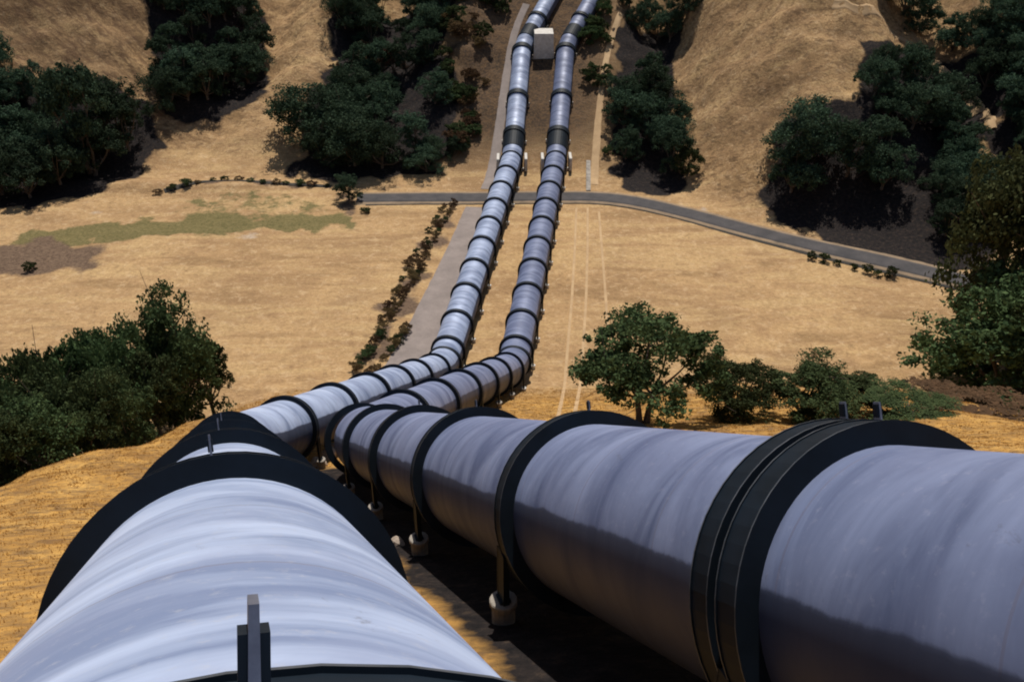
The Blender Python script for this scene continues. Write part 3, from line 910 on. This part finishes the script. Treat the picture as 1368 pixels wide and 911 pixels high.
for i, (u, y, tp, wp, lab) in enumerate(row):
    # these stand just over the rim at x about -28
    tree_at((V_OAK[(i * 3 + 1) % 4] if i in (0, 8, 9) else V_FULL[i % 3]), u, y, tp, wp * 1.12, label=lab, group='oaks in a row along the rim of the near left slope')

# far woods: individual trees on the far hills
def fill(poly, n, hpx, group, phrase, cat='tree', name='oak_tree', variants=None, seed=0, mind=0.5):
    r = random.Random(seed)
    W = wpoly(poly)
    xs = [p[0] for p in W]; ys = [p[1] for p in W]
    pts = []
    tries = 0
    while len(pts) < n and tries < n * 80:
        tries += 1
        x, y = r.uniform(min(xs), max(xs)), r.uniform(min(ys), max(ys))
        if not in_poly(np.array([x]), np.array([y]), W)[0]: continue
        z = depth((x, y, gz(x, y)))
        dmin = mind * hpx * z / F_PX
        if any((x - a) ** 2 + (y - b) ** 2 < dmin * dmin for a, b, _ in pts): continue
        pts.append((x, y, hpx * z / F_PX * r.uniform(.75, 1.2)))
    pts.sort(key=lambda p: proj((p[0], p[1], gz(p[0], p[1])))[0])
    vv = variants or V_DARK
    for i, (x, y, h) in enumerate(pts):
        place_tree(vv[r.randrange(len(vv))], x, y, h, r.uniform(.85, 1.2), name, phrase % ordn(i), cat, group, 0.3)
    return len(pts)
nt_ = 0
nt_ += fill([(-50, 165), (40, 175), (110, 170), (200, 185), (205, 200), (150, 238), (70, 262), (-50, 275)], 26, 78, 'trees in the left woods below the bare slope', '%s tree from the left in the dark woods at the left edge', seed=1)
nt_ += fill([(-50, 95), (30, 110), (60, 140), (60, 160), (-50, 165)], 6, 55, 'small trees above the left woods', '%s small tree from the left above the left woods', seed=2)
nt_ += fill([(225, 70), (330, 30), (345, 60), (350, 105), (310, 135), (225, 155), (215, 130)], 16, 52, 'trees in the upper left gully', '%s tree from the left in the upper left gully', seed=3)
nt_ += fill([(195, -35), (320, -35), (325, 25), (250, 45), (215, 20)], 10, 44, 'trees at the top of the upper left gully', '%s tree from the left at the very top of the left gully', seed=4)
nt_ += fill([(418, 170), (470, 150), (560, 170), (575, 215), (480, 230), (412, 226)], 10, 68, 'trees in the gully left of the pipelines', '%s tree from the left at the foot of the central gully', seed=5)
nt_ += fill([(465, 60), (585, 70), (585, 140), (470, 130)], 7, 52, 'trees higher in the gully left of the pipelines', '%s tree from the left halfway up the central gully', seed=6)
nt_ += fill([(455, -35), (620, -35), (600, 40), (460, 60)], 12, 46, 'trees at the top of the central gully', '%s tree from the left at the top of the central gully', seed=7)
nt_ += fill([(828, 110), (895, 110), (903, 215), (895, 240), (830, 225)], 9, 62, 'trees in the gully right of the pipelines', '%s tree from the left in the narrow gully right of the pipelines', seed=8)
nt_ += fill([(830, -25), (940, -25), (925, 20), (840, 45)], 7, 45, 'trees above the gully right of the pipelines', '%s tree from the left above the narrow right gully', seed=9)
nt_ += fill([(1040, 210), (1190, 215), (1200, 262), (1045, 262)], 9, 78, 'trees below the golden spur', '%s tree from the left in the clump below the golden spur', seed=10)
nt_ += fill([(1165, 95), (1225, 100), (1275, 160), (1280, 195), (1190, 175), (1165, 130)], 9, 58, 'trees under the ridge path', '%s tree from the left on the slope under the ridge path', seed=11)
nt_ += fill([(1250, 230), (1330, 220), (1340, 300), (1265, 320)], 5, 60, 'trees above the right end of the road', '%s tree from the left above the right end of the road', seed=12)
nt_ += fill([(1165, -35), (1450, -35), (1450, 200), (1345, 160), (1290, 75), (1220, 35)], 34, 58, 'trees in the woods beyond the ridge path', '%s tree from the left in the woods beyond the ridge path', seed=13)
nt_ += fill([(1170, -30), (1450, -30), (1450, 230), (1350, 200), (1345, 165), (1300, 80), (1230, 38)], 26, 44, 'smaller trees scattered in the woods beyond the ridge path', '%s smaller tree from the left among the woods beyond the ridge path', seed=23, mind=.4)
nt_ += fill([(1245, 170), (1330, 190), (1360, 290), (1260, 330)], 9, 50, 'small trees between the ridge path and the olive tree', '%s small tree from the left beyond the tall olive tree', seed=24)
nt_ += fill([(590, 30), (640, 30), (645, 120), (625, 215), (590, 200)], 28, 20, 'dark bushes on the brown slope left of the pipelines', '%s dark bush from the left on the brown slope beside the left pipeline', 'bush', 'bush', V_SHRUB + V_DRY, seed=25, mind=.3)
nt_ += fill([(585, 205), (630, 205), (632, 232), (560, 236)], 3, 34, 'bushes beside the climbing track', '%s bush from the left beside the track at the hill foot', 'bush', 'bush', seed=14)
nt_ += fill([(640, 20), (650, 120), (630, 200), (610, 200), (615, 40)], 7, 14, 'low scrub on the brown hillside by the pipelines', '%s low bush from the left on the brown slope by the left pipeline', 'bush', 'bush', V_DRY, seed=15)
nt_ += fill([(775, 10), (815, 10), (812, 120), (818, 225), (800, 235), (785, 120)], 14, 20, 'low dark brush right of the pipelines', '%s low dark bush from the left on the slope right of the pipelines', 'bush', 'bush', V_SHRUB, seed=26, mind=.3)
nt_ += fill([(600, -20), (690, -20), (680, 30), (640, 60), (600, 40)], 10, 26, 'brush at the top beside the left pipeline', '%s dark bush from the left at the top beside the left pipeline', 'bush', 'bush', V_SHRUB, seed=27, mind=.3)
nt_ += fill([(455, 55), (530, 60), (525, 110), (450, 110)], 5, 36, 'russet dry trees in the central gully', '%s russet dry tree from the left in the central gully', 'tree', 'dry_tree', V_RUSSET, seed=28, mind=.5)
# single ones
tree_px(V_DARK[1], 466, 268, 236, 44, name='bush', label='dark bush where the road ends left of the pipelines', cat='bush')
tree_px(V_DARK[3], 120, 232, 92, 95, label='tallest broad dark tree rising from the left woods', group='trees in the left woods below the bare slope')
tree_px(V_SHRUB[1], 918, 236, 198, 32, name='bush', label='small olive bush at the foot of the golden spur beside the dark gully', cat='bush')
tree_px(V_SHRUB[0], 38, 362, 349, 12, name='bush', label='left of two tiny dark bushes on the brown patch of the left field', cat='bush', group='tiny dark bushes in the left field')
tree_px(V_SHRUB[1], 46, 359, 349, 9, name='bush', label='right of two tiny dark bushes on the brown patch of the left field', cat='bush', group='tiny dark bushes in the left field')
tree_px(V_SHRUB[2], 488, 284, 277, 12, name='bush', label='tiny lone bush in the field below the left end of the road', cat='bush')
# hedge of low bushes either side of the ditch left of the service track
r_ = random.Random(5)
hedge = []
for (u0, v0, u1, v1, n) in ((606, 272, 528, 420, 26), (528, 420, 470, 502, 12), (592, 276, 505, 440, 18), (545, 440, 492, 505, 8)):
    for k in range(n):
        t = (k + r_.uniform(-.3, .3)) / n
        u, v = u0 + (u1 - u0) * t + r_.uniform(-3, 3), v0 + (v1 - v0) * t
        hedge.append((u, v))
hedge.sort(key=lambda p: p[1])
for i, (u, v) in enumerate(hedge):
    w = cast(u, v)
    var = V_DRY[r_.randrange(2)] if r_.random() < .7 else V_SHRUB[r_.randrange(3)]
    place_tree(var, w[0], w[1], r_.uniform(.6, 1.2), r_.uniform(.8, 1.2), 'bush', '%s low bush from the far end of the ditch beside the gravel track' % ordn(i), 'bush', 'low bushes along the ditch left of the gravel track', 0.1)
for i in range(14):
    u = 215 + i * 17 + r_.uniform(-4, 4); v = float(np.interp(u, [212, 245, 280, 320, 355, 400, 450], [258, 248, 242, 241, 245, 247, 250]))
    w = cast(u, v)
    place_tree(V_SHRUB[i % 3] if i % 3 else V_DRY[0], w[0], w[1], r_.uniform(.5, 1.1), 1.5, 'bush', '%s low bush from the left along the curved ditch in the left field' % ORD[i], 'bush', 'low bushes along the curved ditch in the left field', 0.1)
for i, (u, v) in enumerate(((1100, 350), (1118, 354), (1140, 360), (1158, 364), (1172, 369), (1190, 370), (1085, 346))):
    w = cast(u, v)
    place_tree(V_SHRUB[i % 3], w[0], w[1], r_.uniform(.8, 1.5), 1.0, 'bush', '%s roadside bush in the clump below the road at right' % ORD[i], 'bush', 'roadside bushes in the clump below the road', 0.1)

# ------------------------------------------------------------------ rubble between the near pipes
def rock(u, v, s, label, seed, mat=M_ROCK):
    r = random.Random(seed)
    import bmesh
    bm = bmesh.new(); bmesh.ops.create_icosphere(bm, subdivisions=2, radius=1)
    for vt in bm.verts:
        n = mnoise.noise(vt.co * 1.3 + Vector((seed, 0, 0)))
        vt.co = Vector((round(vt.co.x * 2.2) / 2.2 * .5 + vt.co.x * .5, vt.co.y, round(vt.co.z * 1.8) / 1.8 * .4 + vt.co.z * .6)) * (1 + .35 * n)
    me = bpy.data.meshes.new('rock'); bm.to_mesh(me); bm.free(); me.materials.append(mat)
    w = cast(u, v)
    o = link_mesh('rock', me); o.location = (w[0], w[1], w[2] + s * .25)
    o.scale = (s, s * .8, s * .7); o.rotation_euler = (r.uniform(-.2, .2), r.uniform(-.2, .2), r.uniform(0, 6))
    tag(o, label, 'rock', 'pale rocks on the ground between the pipelines')
rock(438, 612, .55, 'pale flat rock between the pipelines, nearest the left pipe collar', 1)
rock(425, 622, .45, 'brownish rock between the pipelines beside the left pipe', 2)
rock(446, 600, .4, 'small white rock between the pipelines below the right pipe', 3)
rock(532, 728, .22, 'small pale rock beside the near collar of the left pipe', 4)
# pale concrete drain strip and marker right of the pipes
w0, w1 = cast(786, 256), cast(786, 216)
sl_ = w1 - w0; Ls = np.linalg.norm(sl_); ud = sl_ / Ls
vs, fs = box_vf(np.zeros(3), np.array([1, 0, 0.]), ud, np.cross([1, 0, 0], ud), .32, Ls / 2, .12)
o = link_mesh('drain_channel', mesh_from('drain_channel', vs, fs, M_CONC2)); o.location = (w0 + w1) / 2 + Z * .1
tag(o, 'pale straight concrete drain strip right of the pipelines above the road', 'drain')

# ------------------------------------------------------------------ dry grass on the near slope
def grass(valley=False):
    r = rng
    n = 45000 if valley else 60000
    if valley:
        y = 45 + 85 * r.random(n); x = -85 + 150 * r.random(n)
        patch = fbm2(x, y, 13, 3.3, 4) + r.normal(size=n) * .5
        keep = (ground(x, y) < 1.2) & (patch > 0.1)
        tx = -6.8 + (x * 0)
        cx = np.interp(y, [60, 118], [-15.5, -5.5])          # keep the gravel track clear
        keep &= np.abs(x - cx) > 3.6
        keep &= y < np.interp(x, TOE_X, TOE_Y) - 9
    else:
        # density falls with distance
        y = 1 + 68 * r.random(n) ** 1.5
        x = -27 + 64 * r.random(n)
        lt = (x - near_pt(0, CR)[0]) * rd[1] - (y - near_pt(0, CR)[1]) * rd[0]
        keep = (ground(x, y) > 0.4) & ((np.abs(lt + .2) > 2.4) | (y > 36))
    x, y = x[keep], y[keep]
    n = len(x); B = 5
    x = np.repeat(x, B) + r.normal(size=n * B) * .10
    y = np.repeat(y, B) + r.normal(size=n * B) * .10
    z = ground(x, y)
    m = len(x)
    h = ((.06 + .20 * r.random(m)) if valley else (.03 + .08 * r.random(m)))[:, None]
    w = (.010 + .0009 * y)[:, None]
    a = r.random(m) * 6.28
    side = np.stack([np.cos(a), np.sin(a), 0 * a], 1)
    lean = np.stack([r.normal(size=m) * .35, r.normal(size=m) * .35, np.ones(m)], 1)
    base = np.stack([x, y, z - .03], 1)
    V = np.stack([base - side * w, base + side * w, base + lean * h], 1).reshape(-1, 3)
    me = bpy.data.meshes.new('dry_grass')
    me.vertices.add(len(V)); me.vertices.foreach_set('co', V.ravel())
    me.loops.add(len(V)); me.loops.foreach_set('vertex_index', np.arange(len(V), dtype=np.int32))
    me.polygons.add(m); me.polygons.foreach_set('loop_start', np.arange(0, 3 * m, 3, dtype=np.int32))
    me.update(calc_edges=True)
    mt = mat_simple('golden_straw', (0.42, 0.24, 0.07), (0.68, 0.42, 0.14), 0.5, 0.8) if not valley else mat_simple('stubble_straw', (0.22, 0.15, 0.075), (0.50, 0.35, 0.19), 0.4, 0.8)
    nt = mt.node_tree; bb = nt.nodes['Principled BSDF']
    tr = nt.nodes.new('ShaderNodeBsdfTranslucent'); mx = nt.nodes.new('ShaderNodeMixShader'); mx.inputs[0].default_value = 0.5
    nt.links.new(bb.inputs['Base Color'].links[0].from_socket, tr.inputs[0])
    nt.links.new(bb.outputs[0], mx.inputs[1]); nt.links.new(tr.outputs[0], mx.inputs[2])
    nt.links.new(mx.outputs[0], nt.nodes['Material Output'].inputs[0])
    me.materials.append(mt)
    tag(link_mesh('dry_grass', me), 'golden dry grass tufts on the near slope around the pipes' if not valley else 'sparse straw stubble scattered over the valley floor', 'grass', None, 'stuff')
grass()
print('far trees', nt_)
